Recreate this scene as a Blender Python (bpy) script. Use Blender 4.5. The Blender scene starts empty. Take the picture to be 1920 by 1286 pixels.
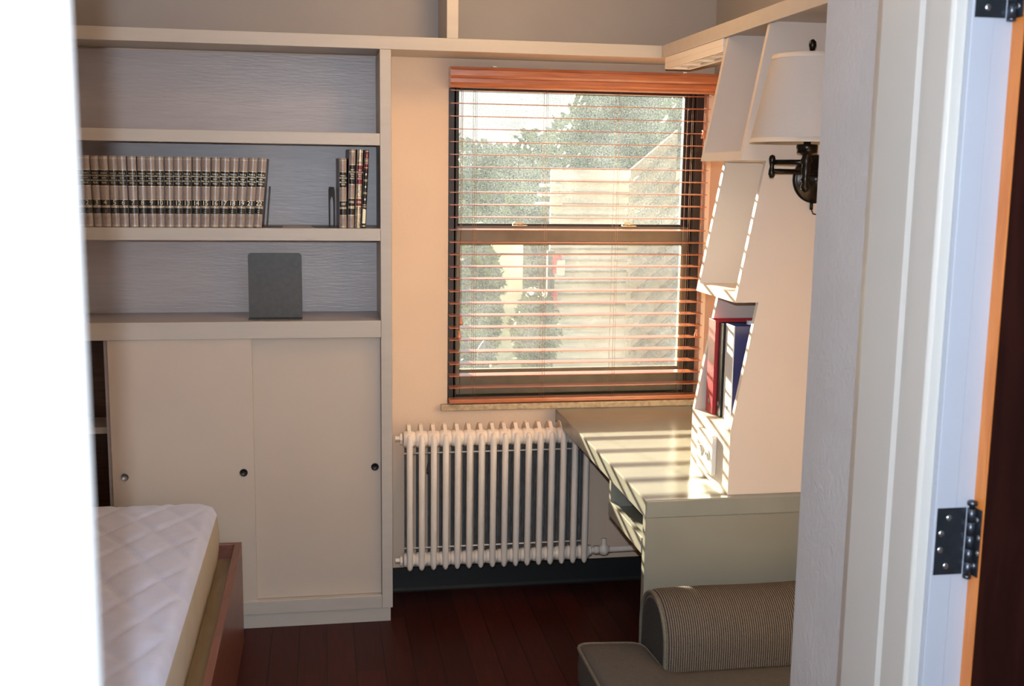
import bpy, bmesh, math, random
from mathutils import Vector, Matrix, noise
random.seed(7)
PI = math.pi
sc = bpy.context.scene
COL = sc.collection

# ------------------------------------------------------------------ helpers
def bm_new(): return bmesh.new()

def box(bm, x0, x1, y0, y1, z0, z1, mi=0):
    x0, x1 = min(x0, x1), max(x0, x1); y0, y1 = min(y0, y1), max(y0, y1); z0, z1 = min(z0, z1), max(z0, z1)
    v = [bm.verts.new(p) for p in ((x0,y0,z0),(x1,y0,z0),(x1,y1,z0),(x0,y1,z0),(x0,y0,z1),(x1,y0,z1),(x1,y1,z1),(x0,y1,z1))]
    for f in ((0,3,2,1),(4,5,6,7),(0,1,5,4),(1,2,6,5),(2,3,7,6),(3,0,4,7)):
        bm.faces.new([v[i] for i in f]).material_index = mi
    return v

def prism(bm, pts, a0, a1, axis, mi=0):
    """extrude a polygon along an axis; pts are the two other coordinates in xyz order"""
    def mk(p, a):
        if axis == 'x': return (a, p[0], p[1])
        if axis == 'y': return (p[0], a, p[1])
        return (p[0], p[1], a)
    A = [bm.verts.new(mk(p, a0)) for p in pts]; B = [bm.verts.new(mk(p, a1)) for p in pts]
    n = len(pts)
    bm.faces.new(A).material_index = mi; bm.faces.new(B[::-1]).material_index = mi
    for i in range(n):
        bm.faces.new([A[i], B[i], B[(i+1) % n], A[(i+1) % n]]).material_index = mi

def tube(bm, pts, r, seg=10, cap=True, mi=0):
    pts = [Vector(p) for p in pts]
    rr = r if isinstance(r, (list, tuple)) else [r]*len(pts)
    rings = []
    up = None
    for i, p in enumerate(pts):
        d = (pts[min(i+1, len(pts)-1)] - pts[max(i-1, 0)]).normalized()
        if up is None:
            up = Vector((0,0,1)) if abs(d.z) < .9 else Vector((1,0,0))
        s = d.cross(up).normalized(); u = s.cross(d).normalized(); up = u
        rings.append([bm.verts.new(p + (s*math.cos(2*PI*k/seg) + u*math.sin(2*PI*k/seg))*rr[i]) for k in range(seg)])
    for a, b in zip(rings, rings[1:]):
        for k in range(seg):
            f = bm.faces.new([a[k], a[(k+1) % seg], b[(k+1) % seg], b[k]]); f.smooth = True; f.material_index = mi
    if cap:
        bm.faces.new(rings[0][::-1]).material_index = mi; bm.faces.new(rings[-1]).material_index = mi

def lathe(bm, prof, c=(0,0,0), axis='z', seg=28, mi=0, cap=True):
    """prof = [(r, h)...] turned about an axis through c"""
    c = Vector(c); rings = []
    for r, h in prof:
        ring = []
        for k in range(seg):
            a = 2*PI*k/seg; u, w = r*math.cos(a), r*math.sin(a)
            p = {'z': (u, w, h), 'y': (u, h, w), 'x': (h, u, w)}[axis]
            ring.append(bm.verts.new(c + Vector(p)))
        rings.append(ring)
    for a, b in zip(rings, rings[1:]):
        for k in range(seg):
            f = bm.faces.new([a[k], a[(k+1) % seg], b[(k+1) % seg], b[k]]); f.smooth = True; f.material_index = mi
    if cap:
        if prof[0][0] > 1e-5: bm.faces.new(rings[0][::-1]).material_index = mi
        if prof[-1][0] > 1e-5: bm.faces.new(rings[-1]).material_index = mi

def tag(o, label=None, cat=None, group=None, kind=None):
    if label: o['label'] = label
    if cat: o['category'] = cat
    if group: o['group'] = group
    if kind: o['kind'] = kind
    return o

def thing(name, loc, label, cat, group=None):
    o = bpy.data.objects.new(name, None); COL.objects.link(o)
    o.empty_display_size = .05; o.location = loc
    return tag(o, label, cat, group)

def root_of(o):
    while o.parent: o = o.parent
    return o

def obj(name, bm, mats, parent=None, bevel=0, label=None, smooth=False, seg=2):
    """link a bmesh (world coordinates; shifted to the parent's base) as one mesh object"""
    bmesh.ops.recalc_face_normals(bm, faces=bm.faces)
    if parent is not None:
        off = root_of(parent).location
        bmesh.ops.translate(bm, verts=bm.verts, vec=-off)
    me = bpy.data.meshes.new(name); bm.to_mesh(me); bm.free()
    for m in (mats if isinstance(mats, (list, tuple)) else [mats]): me.materials.append(m)
    if smooth:
        for p in me.polygons: p.use_smooth = True
    o = bpy.data.objects.new(name, me); COL.objects.link(o)
    if parent is not None: o.parent = parent
    if bevel:
        md = o.modifiers.new('edge', 'BEVEL'); md.width = bevel; md.segments = seg; md.limit_method = 'ANGLE'; md.angle_limit = .6
        md.harden_normals = False
    if label: o['label'] = label
    return o

def struct(name, bm, mats, bevel=0, parent=None, smooth=False):
    o = obj(name, bm, mats, parent, bevel, smooth=smooth)
    if parent is None: o['kind'] = 'structure'
    return o

def one(fn, *a, **k):
    bm = bm_new(); fn(bm, *a, **k); return bm

def copy_tree(o, parent=None):
    c = o.copy(); COL.objects.link(c); c.parent = parent
    for ch in list(o.children): copy_tree(ch, c)
    return c

def text_obj(name, body, size, loc, mat, parent, rot=(PI/2, 0, 0), align='CENTER', space=1.0, ext=.0002, sx=1.0):
    cu = bpy.data.curves.new(name, 'FONT'); cu.body = body; cu.size = size; cu.align_x = align; cu.align_y = 'CENTER'
    cu.extrude = ext; cu.space_line = space; cu.resolution_u = 2; cu.offset = 0
    cu.materials.append(mat)
    tmp = bpy.data.objects.new(name, cu); COL.objects.link(tmp)
    bpy.context.view_layer.update()
    me = bpy.data.meshes.new_from_object(tmp.evaluated_get(bpy.context.evaluated_depsgraph_get()))
    bpy.data.objects.remove(tmp); me.name = name
    me.transform(Matrix.Translation(loc) @ Matrix.Rotation(rot[0], 4, 'X') @ Matrix.Diagonal((sx, 1, 1, 1)))
    if not me.materials: me.materials.append(mat)
    o = bpy.data.objects.new(name, me); COL.objects.link(o); o.parent = parent
    return o

# ------------------------------------------------------------------ materials
def nodes(name):
    m = bpy.data.materials.new(name); m.use_nodes = True
    nt = m.node_tree; nt.nodes.clear()
    out = nt.nodes.new('ShaderNodeOutputMaterial')
    return m, nt, out

def N(nt, kind, **kw):
    n = nt.nodes.new(kind)
    for k, v in kw.items():
        if k in n.inputs: n.inputs[k].default_value = v
        else: setattr(n, k, v)
    return n

def rgb(c, s=1): return (c[0]*s, c[1]*s, c[2]*s, 1)

def mat(name, col, rough=.5, var=.06, scale=6, bump=.0, bscale=120, metal=0, stretch=(1,1,1), col2=None, spec=.5, sheen=0, coat=0):
    m, nt, out = nodes(name)
    p = N(nt, 'ShaderNodeBsdfPrincipled', Roughness=rough, Metallic=metal)
    p.inputs['Specular IOR Level'].default_value = spec
    if sheen: p.inputs['Sheen Weight'].default_value = sheen
    if coat: p.inputs['Coat Weight'].default_value = coat; p.inputs['Coat Roughness'].default_value = .15
    tc = N(nt, 'ShaderNodeTexCoord'); mp = N(nt, 'ShaderNodeMapping'); mp.inputs['Scale'].default_value = stretch
    nt.links.new(tc.outputs['Object'], mp.inputs['Vector'])
    no = N(nt, 'ShaderNodeTexNoise', Scale=scale, Detail=5.0); nt.links.new(mp.outputs[0], no.inputs['Vector'])
    cr = N(nt, 'ShaderNodeValToRGB')
    c2 = col2 if col2 else [c*(1-var*2) for c in col]
    cr.color_ramp.elements[0].position = .3; cr.color_ramp.elements[1].position = .7
    cr.color_ramp.elements[0].color = rgb(c2); cr.color_ramp.elements[1].color = rgb(col)
    nt.links.new(no.outputs['Fac'], cr.inputs['Fac']); nt.links.new(cr.outputs['Color'], p.inputs['Base Color'])
    if bump:
        nb = N(nt, 'ShaderNodeTexNoise', Scale=bscale, Detail=3.0); nt.links.new(mp.outputs[0], nb.inputs['Vector'])
        b = N(nt, 'ShaderNodeBump', Strength=bump, Distance=.002); nt.links.new(nb.outputs['Fac'], b.inputs['Height'])
        nt.links.new(b.outputs['Normal'], p.inputs['Normal'])
    nt.links.new(p.outputs[0], out.inputs['Surface'])
    return m

def stripes(name, cA, cB, axis, freq, rough=.9, strength=.5):
    """ribbed upholstery: bands along an axis crossed by a fine weave"""
    m, nt, out = nodes(name)
    p = N(nt, 'ShaderNodeBsdfPrincipled', Roughness=rough); p.inputs['Specular IOR Level'].default_value = .2
    tc = N(nt, 'ShaderNodeTexCoord')
    w = N(nt, 'ShaderNodeTexWave', Scale=freq, Distortion=.6, Detail=2.0); w.bands_direction = axis
    w.inputs['Detail Scale'].default_value = 3
    nt.links.new(tc.outputs['Object'], w.inputs['Vector'])
    n1 = N(nt, 'ShaderNodeTexNoise', Scale=420.0, Detail=2.0); nt.links.new(tc.outputs['Object'], n1.inputs['Vector'])
    mx = N(nt, 'ShaderNodeMath', operation='MULTIPLY'); nt.links.new(w.outputs['Fac'], mx.inputs[0]); nt.links.new(n1.outputs['Fac'], mx.inputs[1])
    cr = N(nt, 'ShaderNodeValToRGB'); cr.color_ramp.elements[0].position = .08; cr.color_ramp.elements[1].position = .42
    cr.color_ramp.elements[0].color = rgb(cA); cr.color_ramp.elements[1].color = rgb(cB)
    nt.links.new(mx.outputs[0], cr.inputs['Fac']); nt.links.new(cr.outputs[0], p.inputs['Base Color'])
    b = N(nt, 'ShaderNodeBump', Strength=strength, Distance=.003); nt.links.new(w.outputs['Fac'], b.inputs['Height'])
    nt.links.new(b.outputs['Normal'], p.inputs['Normal']); nt.links.new(p.outputs[0], out.inputs['Surface'])
    return m

def wood(name, c1, c2, axis='X', scale=8, rough=.35, along=(1,12,12), bump=.05, coat=0):
    m, nt, out = nodes(name)
    p = N(nt, 'ShaderNodeBsdfPrincipled', Roughness=rough)
    if coat: p.inputs['Coat Weight'].default_value = coat; p.inputs['Coat Roughness'].default_value = .22; p.inputs['Coat IOR'].default_value = 1.6
    tc = N(nt, 'ShaderNodeTexCoord'); mp = N(nt, 'ShaderNodeMapping'); mp.inputs['Scale'].default_value = along
    nt.links.new(tc.outputs['Object'], mp.inputs['Vector'])
    no = N(nt, 'ShaderNodeTexNoise', Scale=scale, Detail=8.0, Distortion=.8); nt.links.new(mp.outputs[0], no.inputs['Vector'])
    cr = N(nt, 'ShaderNodeValToRGB'); cr.color_ramp.elements[0].position = .33; cr.color_ramp.elements[1].position = .68
    cr.color_ramp.elements[0].color = rgb(c1); cr.color_ramp.elements[1].color = rgb(c2)
    nt.links.new(no.outputs['Fac'], cr.inputs['Fac']); nt.links.new(cr.outputs[0], p.inputs['Base Color'])
    b = N(nt, 'ShaderNodeBump', Strength=bump, Distance=.002); nt.links.new(no.outputs['Fac'], b.inputs['Height'])
    nt.links.new(b.outputs['Normal'], p.inputs['Normal']); nt.links.new(p.outputs[0], out.inputs['Surface'])
    return m

def floor_mat():
    m, nt, out = nodes('cherry_plank_floor')
    p = N(nt, 'ShaderNodeBsdfPrincipled', Roughness=.40); p.inputs['Specular IOR Level'].default_value = .10
    tc = N(nt, 'ShaderNodeTexCoord'); mp = N(nt, 'ShaderNodeMapping'); mp.inputs['Rotation'].default_value = (0, 0, PI/2)
    nt.links.new(tc.outputs['Object'], mp.inputs['Vector'])
    br = N(nt, 'ShaderNodeTexBrick', Scale=1.0); br.inputs['Brick Width'].default_value = 1.2; br.inputs['Row Height'].default_value = .1
    br.inputs['Mortar Size'].default_value = .0016; br.inputs['Bias'].default_value = 0; br.offset = .37
    br.inputs['Color1'].default_value = (.034,.0065,.0045,1); br.inputs['Color2'].default_value = (.055,.011,.007,1); br.inputs['Mortar'].default_value = (.006,.003,.003,1)
    nt.links.new(mp.outputs[0], br.inputs['Vector'])
    m2 = N(nt, 'ShaderNodeMapping'); m2.inputs['Scale'].default_value = (14, 1, 1); nt.links.new(tc.outputs['Object'], m2.inputs['Vector'])
    no = N(nt, 'ShaderNodeTexNoise', Scale=5.0, Detail=8.0); nt.links.new(m2.outputs[0], no.inputs['Vector'])
    mx = N(nt, 'ShaderNodeMix', data_type='RGBA', blend_type='MULTIPLY'); mx.inputs['Factor'].default_value = .8
    cr = N(nt, 'ShaderNodeValToRGB'); cr.color_ramp.elements[0].color = (.35,.35,.35,1); cr.color_ramp.elements[1].color = (1.3,1.2,1.1,1)
    nt.links.new(no.outputs['Fac'], cr.inputs['Fac'])
    nt.links.new(br.outputs['Color'], mx.inputs['A']); nt.links.new(cr.outputs[0], mx.inputs['B'])
    nt.links.new(mx.outputs['Result'], p.inputs['Base Color'])
    b = N(nt, 'ShaderNodeBump', Strength=.4, Distance=.001); b.invert = True; nt.links.new(br.outputs['Fac'], b.inputs['Height'])
    nt.links.new(b.outputs['Normal'], p.inputs['Normal']); nt.links.new(p.outputs[0], out.inputs['Surface'])
    return m

def glass_mat(name, haze, nscale=140, hue=(.93,.97,1)):
    """window glass: clear, faintly reflective, with dust that catches the sun"""
    m, nt, out = nodes(name)
    tr = N(nt, 'ShaderNodeBsdfTransparent'); tr.inputs['Color'].default_value = (.95,.97,.96,1)
    tl = N(nt, 'ShaderNodeBsdfTranslucent'); tl.inputs['Color'].default_value = rgb(hue)
    gl = N(nt, 'ShaderNodeBsdfGlossy', Roughness=.03)
    tc = N(nt, 'ShaderNodeTexCoord')
    n1 = N(nt, 'ShaderNodeTexNoise', Scale=float(nscale), Detail=4.0, Roughness=.75); nt.links.new(tc.outputs['Object'], n1.inputs['Vector'])
    n2 = N(nt, 'ShaderNodeTexNoise', Scale=7.0, Detail=3.0); nt.links.new(tc.outputs['Object'], n2.inputs['Vector'])
    mr = N(nt, 'ShaderNodeMapRange'); mr.inputs['From Min'].default_value = .42; mr.inputs['From Max'].default_value = .68
    mr.inputs['To Min'].default_value = haze*.35; mr.inputs['To Max'].default_value = haze*2.4
    nt.links.new(n1.outputs['Fac'], mr.inputs['Value'])
    mr2 = N(nt, 'ShaderNodeMapRange'); mr2.inputs['From Min'].default_value = .35; mr2.inputs['From Max'].default_value = .65
    mr2.inputs['To Min'].default_value = .75; mr2.inputs['To Max'].default_value = 1.25
    nt.links.new(n2.outputs['Fac'], mr2.inputs['Value'])
    mu = N(nt, 'ShaderNodeMath', operation='MULTIPLY'); nt.links.new(mr.outputs[0], mu.inputs[0]); nt.links.new(mr2.outputs[0], mu.inputs[1])
    mx = N(nt, 'ShaderNodeMixShader'); nt.links.new(mu.outputs[0], mx.inputs[0]); nt.links.new(tr.outputs[0], mx.inputs[1]); nt.links.new(tl.outputs[0], mx.inputs[2])
    fr = N(nt, 'ShaderNodeFresnel', IOR=1.25)
    m2 = N(nt, 'ShaderNodeMixShader'); nt.links.new(fr.outputs[0], m2.inputs[0]); nt.links.new(mx.outputs[0], m2.inputs[1]); nt.links.new(gl.outputs[0], m2.inputs[2])
    nt.links.new(m2.outputs[0], out.inputs['Surface'])
    return m

def cloth_shade():
    m, nt, out = nodes('linen_lamp_shade')
    d = N(nt, 'ShaderNodeBsdfDiffuse'); t = N(nt, 'ShaderNodeBsdfTranslucent'); t.inputs['Color'].default_value = (.7,.66,.6,1)
    tc = N(nt, 'ShaderNodeTexCoord'); mp = N(nt, 'ShaderNodeMapping'); mp.inputs['Scale'].default_value = (30,30,400)
    nt.links.new(tc.outputs['Object'], mp.inputs['Vector'])
    no = N(nt, 'ShaderNodeTexNoise', Scale=2.0, Detail=3.0); nt.links.new(mp.outputs[0], no.inputs['Vector'])
    cr = N(nt, 'ShaderNodeValToRGB'); cr.color_ramp.elements[0].color = (.56,.54,.52,1); cr.color_ramp.elements[1].color = (.64,.62,.60,1)
    nt.links.new(no.outputs['Fac'], cr.inputs['Fac']); nt.links.new(cr.outputs[0], d.inputs['Color'])
    mx = N(nt, 'ShaderNodeMixShader'); mx.inputs[0].default_value = .2
    nt.links.new(d.outputs[0], mx.inputs[1]); nt.links.new(t.outputs[0], mx.inputs[2]); nt.links.new(mx.outputs[0], out.inputs['Surface'])
    return m

M = {}
M['wall'] = mat('cream_wall_paint', (.80,.62,.46), .75, .03, 3, bump=.35, bscale=90)
M['wall_hall'] = mat('grey_hall_plaster', (.52,.53,.55), .7, .04, 5, bump=.8, bscale=110)
M['shelf'] = mat('cream_shelf_paint', (.50,.47,.42), .42, .03, 4, bump=.12, bscale=30, stretch=(1,6,10))
M['back'] = mat('grey_painted_plywood', (.45,.42,.42), .38, .05, 5, bump=.5, bscale=18, stretch=(1,1,9))
M['cab'] = mat('cream_cabinet_board', (.56,.49,.41), .45, .03, 3)
M['upper'] = mat('dimmed_upper_wall_tone', (.37,.35,.33), .6, .04, 3, bump=.2, bscale=60)  # upper wall in a darker tone, its dimmer light put into the colour
M['hutch'] = mat('white_hutch_paint', (.64,.57,.50), .4, .02, 3)
M['desk'] = mat('sage_desk_paint', (.25,.25,.21), .32, .06, 3, bump=.08, bscale=12, stretch=(1,6,1))
M['desk_top'] = mat('worn_desk_top', (.28,.29,.25), .20, .08, 4, bump=.02, bscale=9)
M['desk_in'] = mat('dark_desk_inside', (.10,.10,.09), .6, .05)
M['desk_under'] = wood('raw_brown_wood', (.05,.022,.014), (.09,.04,.025))
M['ceiling'] = mat('white_ceiling_paint', (.75,.70,.63), .8, .03, 3)
M['floor'] = floor_mat()
M['base'] = mat('black_rubber_base', (.012,.013,.013), .5, .1)
M['frame'] = mat('bronze_window_metal', (.045,.038,.030), .42, .1, 8, metal=.3)
M['frame_lt'] = mat('weathered_bronze_rail', (.19,.175,.115), .45, .15, 10, metal=.2)
M['steel'] = mat('dull_steel', (.42,.43,.45), .38, .08, 30, metal=.9)
M['latch'] = mat('brass_latch_metal', (.55,.47,.33), .35, .1, 20, metal=.8)
M['stone'] = mat('speckled_stone_sill', (.56,.44,.28), .55, .22, 60, bump=.3, bscale=200)
M['blind'] = wood('cherry_blind_wood', (.42,.125,.05), (.62,.21,.085), scale=6, rough=.3, along=(1,14,14), coat=1.0)
M['cord'] = mat('tan_cord', (.36,.20,.13), .8)
M['rad'] = mat('cream_radiator_enamel', (.88,.80,.70), .38, .05, 9, bump=.25, bscale=70)
M['rad_in'] = mat('shaded_inner_columns', (.24,.24,.24), .5, .2, 30, bump=.4, bscale=90)  # inner columns dark grey, the shade between tubes put into the colour
M['bed_wood'] = wood('reddish_bed_wood', (.13,.045,.03), (.20,.075,.045), scale=4, rough=.35, along=(10,1,10))
M['ply'] = wood('tan_bed_slat_wood', (.20,.13,.06), (.28,.19,.09), scale=4, along=(8,1,8))
M['mattress'] = mat('quilted_mattress_cloth', (.60,.68,.90), .85, .05, 14, bump=.3, bscale=260, sheen=.2)
M['mat_side'] = mat('mattress_border_cloth', (.56,.54,.46), .85, .04, 14, bump=.3, bscale=260)
M['bookend'] = mat('dark_enamel_steel', (.060,.060,.055), .45, .15, 60)
M['pull_d'] = mat('black_finger_pull', (.012,.012,.014), .35)
M['bronze'] = mat('oil_rubbed_bronze', (.022,.018,.014), .3, .2, 30, metal=.7)
M['shade'] = cloth_shade()
M['shade_trim'] = mat('shade_trim_tape', (.62,.58,.52), .7)
M['arm_cloth'] = stripes('ribbed_arm_upholstery', (.026,.023,.019), (.15,.125,.10), 'X', 50, strength=.4)
M['seat_cloth'] = stripes('ribbed_seat_upholstery', (.030,.028,.025), (.13,.117,.103), 'Y', 72, strength=.35)
M['side_cloth'] = stripes('ribbed_side_upholstery', (.012,.013,.013), (.07,.072,.07), 'Y', 40)
M['piping'] = mat('upholstery_piping', (.13,.12,.09), .8, .2, 200)
M['trim'] = mat('glossy_white_trim', (.56,.57,.55), .35, .02, 3)
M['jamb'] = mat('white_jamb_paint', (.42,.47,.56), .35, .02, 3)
M['near'] = mat('white_near_trim_paint', (.55,.58,.60), .45, .02, 3)
M['door_edge'] = wood('bare_orange_door_edge', (.55,.17,.035), (.72,.26,.06), scale=5, rough=.45, along=(8,8,1))
M['door_face'] = wood('dark_mahogany_door', (.016,.005,.004), (.028,.008,.006), scale=4, rough=.3, along=(10,10,1))
M['hinge'] = mat('zinc_hinge_steel', (.10,.12,.15), .35, .12, 40, metal=.85)
M['screw'] = mat('bright_screw_steel', (.55,.6,.65), .25, .05, metal=.9)
M['plastic'] = mat('white_plastic', (.78,.76,.70), .3, .02)
M['slot'] = mat('dark_slot', (.06,.05,.05), .5)
M['binder_red'] = mat('red_binder_vinyl', (.42,.035,.045), .35, .05, bump=.2, bscale=300)
M['binder_black'] = mat('black_binder_vinyl', (.012,.012,.014), .35, .05)
M['binder_blue'] = mat('navy_binder_vinyl', (.03,.035,.12), .3, .05)
M['paper'] = mat('white_paper', (.75,.76,.76), .7, .03, 40)
M['page'] = mat('book_page_block', (.55,.47,.33), .8, .15, 60, stretch=(30,1,1))
M['gold'] = mat('gold_foil', (.72,.62,.40), .35, .05, metal=.25)
M['tan_sp'] = mat('taupe_leather_spine', (.38,.33,.29), .28, .16, 45, bump=.25, bscale=260, col2=(.24,.19,.17))
M['black_sp'] = mat('black_leather_label', (.012,.014,.016), .32, .1)
M['maroon'] = mat('maroon_leather_cover', (.075,.022,.022), .35, .15, 60)
M['maroon_lt'] = mat('bright_maroon_label', (.20,.02,.035), .3, .1)
M['gilt'] = mat('silvery_gilt_pattern', (.66,.60,.46), .25, .35, 130, metal=.5, col2=(.16,.12,.08))
M['fix_white'] = mat('white_fixture_enamel', (.80,.76,.68), .35, .02)

def emit(name, col, s):
    m, nt, out = nodes(name); e = N(nt, 'ShaderNodeEmission', Strength=s); e.inputs['Color'].default_value = rgb(col)
    nt.links.new(e.outputs[0], out.inputs['Surface']); return m
M['lens'] = mat('prismatic_lens_plastic', (.68,.66,.60), .18, .25, 90, bump=.6, bscale=180)

# ------------------------------------------------------------------ camera
def cam_axes(yaw, pitch, roll):
    cy, sy, cp, sp = math.cos(yaw), math.sin(yaw), math.cos(pitch), math.sin(pitch)
    f = Vector((sy*cp, cy*cp, -sp)); r = Vector((cy, -sy, 0)); u = r.cross(f)
    r2 = r*math.cos(roll) + u*math.sin(roll); return r2, r2.cross(f), f
CAMZ = 1.70
r_, u_, f_ = cam_axes(0.17290226, 0.15243543, 0.01354593)
cd = bpy.data.cameras.new('camera'); cam = bpy.data.objects.new('camera', cd); COL.objects.link(cam)
cd.sensor_width = 36; cd.lens = 2053.676/1920*36; cd.clip_start = .02; cd.clip_end = 200
cam.matrix_world = Matrix(((r_.x, u_.x, -f_.x, 0), (r_.y, u_.y, -f_.y, 0), (r_.z, u_.z, -f_.z, CAMZ), (0,0,0,1)))
cd.dof.use_dof = True; cd.dof.focus_distance = 3.85; cd.dof.aperture_fstop = 7.0
sc.camera = cam
def at(px, py, **k):
    d = r_*((px-960)/2053.676) + u_*(-(py-643)/2053.676) + f_
    (a, v), = k.items(); i = 'xyz'.index(a); c = Vector((0, 0, CAMZ))
    return c + d*((v - c[i])/d[i])

# ------------------------------------------------------------------ room shell
W, B, XR, XL, CZ = 4.318, 4.014, 1.566, -1.42, 2.72
OX0, OX1, OZ0, OZ1 = .492, 1.548, .782, 2.095       # window opening
PX, PY1 = .985, 2.09                                  # hall partition face and its end
struct('floor', one(box, XL-.1, 2.5, -1.6, W+.02, -.08, 0), M['floor'])
struct('ceiling', one(box, XL-.1, 2.5, -1.6, W+.25, CZ, CZ+.08), M['ceiling'])
bm = bm_new()
box(bm, XL-.1, OX0, W, W+.24, 0, CZ); box(bm, OX1, XR+.25, W, W+.24, 0, CZ)
box(bm, OX0, OX1, W, W+.24, 0, OZ0-.03); box(bm, OX0, OX1, W, W+.24, OZ1, CZ)
struct('wall_back', bm, M['wall'])
struct('wall_right', one(box, XR, XR+.12, PY1, W+.0, 0, CZ), M['wall'])
struct('wall_left', one(box, XL-.12, XL, -1.6, W, 0, CZ), M['wall'])
# partition block: hall side skin + room side, with the side-room doorway
DZ = 2.06
struct('wall_partition_end', one(box, PX+.002, XR+.6, PY1-.10, PY1, 0, CZ), M['wall'])
bm = bm_new()
box(bm, PX, PX+.10, 1.602, PY1-.1, 0, CZ)
box(bm, PX-.0001, PX+.002, PY1-.1, PY1, 0, CZ)
box(bm, PX, PX+.10, .70, 1.60, DZ+.02, CZ); box(bm, PX, PX+.10, -1.6, .70, 0, CZ)
struct('wall_partition_right', bm, M['wall_hall'])
struct('wall_side_room', one(box, 2.38, 2.48, -1.6, PY1-.1, 0, CZ), M['wall'])
struct('wall_front', one(box, XL, 2.38, -1.6, -1.5, 0, CZ), M['wall_hall'])
# door jamb and casing of the side room, moulded profile
bm = bm_new()
prof = [(1.885, 0), (1.835, .020), (1.822, .024), (1.700, .024), (1.690, .019), (1.675, .019), (1.666, .025), (1.606, .025), (1.600, .020), (1.600, 0)]
prism(bm, [(PX-d+.0, y) for y, d in prof], 0, DZ+.09, 'z')
prof2 = [(y-1.6, d) for y, d in prof]
bm2 = bm
box(bm2, PX-.024, PX, .62, 1.66, DZ+.01, DZ+.09)
box(bm2, PX-.024, PX, .62, .70, 0, DZ+.01)
struct('trim_1', bm, M['trim'], bevel=.002)
bm = bm_new(); box(bm, PX-.0, 1.0235, 1.588, 1.6015, 0, DZ); box(bm, 1.0235, 1.0575, 1.5905, 1.6015, 0, DZ)
box(bm, PX, 1.054, .70, .715, 0, DZ); box(bm, PX, 1.054, .715, 1.588, DZ, DZ+.02)
struct('trim_2', bm, M['jamb'], bevel=.0015)
# near door casing at the left edge of the view
bm = bm_new()
pts = [(-.62, .535), (-.122, .535), (-.1172, .5375), (-.1150, .5425), (-.1148, .552), (-.1168, .573), (-.62, .573)]
prism(bm, pts, 0, 2.3, 'z')
struct('trim_3', bm, M['near'])
struct('wall_hall_left', one(box, XL, -.30, .5735, .70, 0, CZ), M['wall_hall'])
# base along the back wall
bm = bm_new(); prism(bm, [(W-.022, 0), (W-.014, .004), (W-.006, .014), (W-.005, .097), (W-.0, .100), (W, 0)], .25, XR, 'x')
struct('baseboard_back', bm, M['base'])
struct('baseboard_right', one(box, XR-.006, XR, PY1, W-.02, 0, .098), M['base'])

# ------------------------------------------------------------------ window
GY = 4.43
bm = bm_new()                                         # outer frame with tracks
for x0, x1 in ((OX0, OX0+.030), (OX1-.030, OX1)):
    box(bm, x0, x1, W+.055, W+.20, OZ0-.02, OZ1)
for x in (OX0+.030, OX1-.042): box(bm, x, x+.012, GY-.052, GY-.044, OZ0, OZ1); box(bm, x, x+.012, GY+.018, GY+.026, OZ0, OZ1); box(bm, x, x+.008, W+.06, W+.068, OZ0, OZ1)
box(bm, OX0, OX1, W+.055, W+.20, OZ1-.03, OZ1); box(bm, OX0+.03, OX1-.03, W+.07, W+.22, OZ0-.03, OZ0+.014)
win = struct('window_1', bm, M['frame'], bevel=.0015)
def sash(name, y, z0, z1, rb, rt, m, gm, st=.040):
    x0, x1 = OX0+.031, OX1-.031
    bm = bm_new(); box(bm, x0, x0+st, y-.016, y+.016, z0, z1); box(bm, x1-st, x1, y-.016, y+.016, z0, z1)
    box(bm, x0+st, x1-st, y-.016, y+.016, z0, z0+rb); box(bm, x0+st, x1-st, y-.016, y+.016, z1-rt, z1)
    s = obj(name, bm, m, win, bevel=.003)
    g = obj('window_glass', one(box, x0+st-.006, x1-st+.006, y-.002, y+.002, z0+rb-.006, z1-rt+.006), gm, s)
    return s
sash('upper_sash', GY+.036, 1.475, OZ1-.032, .026, .035, M['frame'], glass_mat('dusty_upper_glass', .028, 190, (.72,.88,1)), st=.026)
sash('lower_sash', GY, OZ0+.016, 1.492, .105, .075, M['frame_lt'], glass_mat('hazy_lower_glass', .022, 300, (.74,.86,1)), st=.030)
for px in (975, 1180):
    p = at(px, 425, y=GY-.01)
    bm = bm_new(); box(bm, p.x-.03, p.x+.03, GY-.014, GY+.014, 1.492, 1.497); lathe(bm, [(.012,0),(.012,.008),(.006,.012)], (p.x, GY, 1.497))
    prism(bm, [(p.x-.032, 1.501), (p.x+.020, 1.501), (p.x+.012, 1.508), (p.x-.022, 1.511)], GY-.012, GY-.002, 'y')
    obj('sash_latch', bm, M['latch'], win, bevel=.001)
bm = bm_new(); box(bm, OX0-.028, XR-.0, W-.028, W+.075, OZ0-.026, OZ0)
struct('trim_4', bm, M['stone'], bevel=.004)          # stone sill

# ------------------------------------------------------------------ venetian blind
bx0, bx1 = .497, 1.545
bl = thing('venetian_blind', (1.02, W-.03, OZ0+.002), 'reddish wooden venetian blind, slats open, hanging in the window above the radiator', 'window blind')
SY = W-.004                                           # slat centre line
zt = at(850, 168.5, y=SY-.025).z; zb = at(850, 727.6, y=SY-.025).z; NS = 25
bm = bm_new()
vp = [(0,0),(.010,.001),(.013,.006),(.011,.014),(.016,.020),(.016,.034),(.012,.038),(.017,.046),(.017,.066),(.013,.071),(.010,.078),(0,.080)]
prism(bm, [(W-.052-a, 2.026+h) for a, h in vp], .492, XR-.001, 'x')
box(bm, .492, .500, W-.052, W-.001, 2.026, 2.106); box(bm, XR-.009, XR-.001, W-.052, W-.001, 2.026, 2.106)
obj('valance', bm, M['blind'], bl)
obj('head_rail', one(box, .503, 1.544, W-.035, W+.035, 2.045, 2.090), M['frame'], bl)
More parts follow.
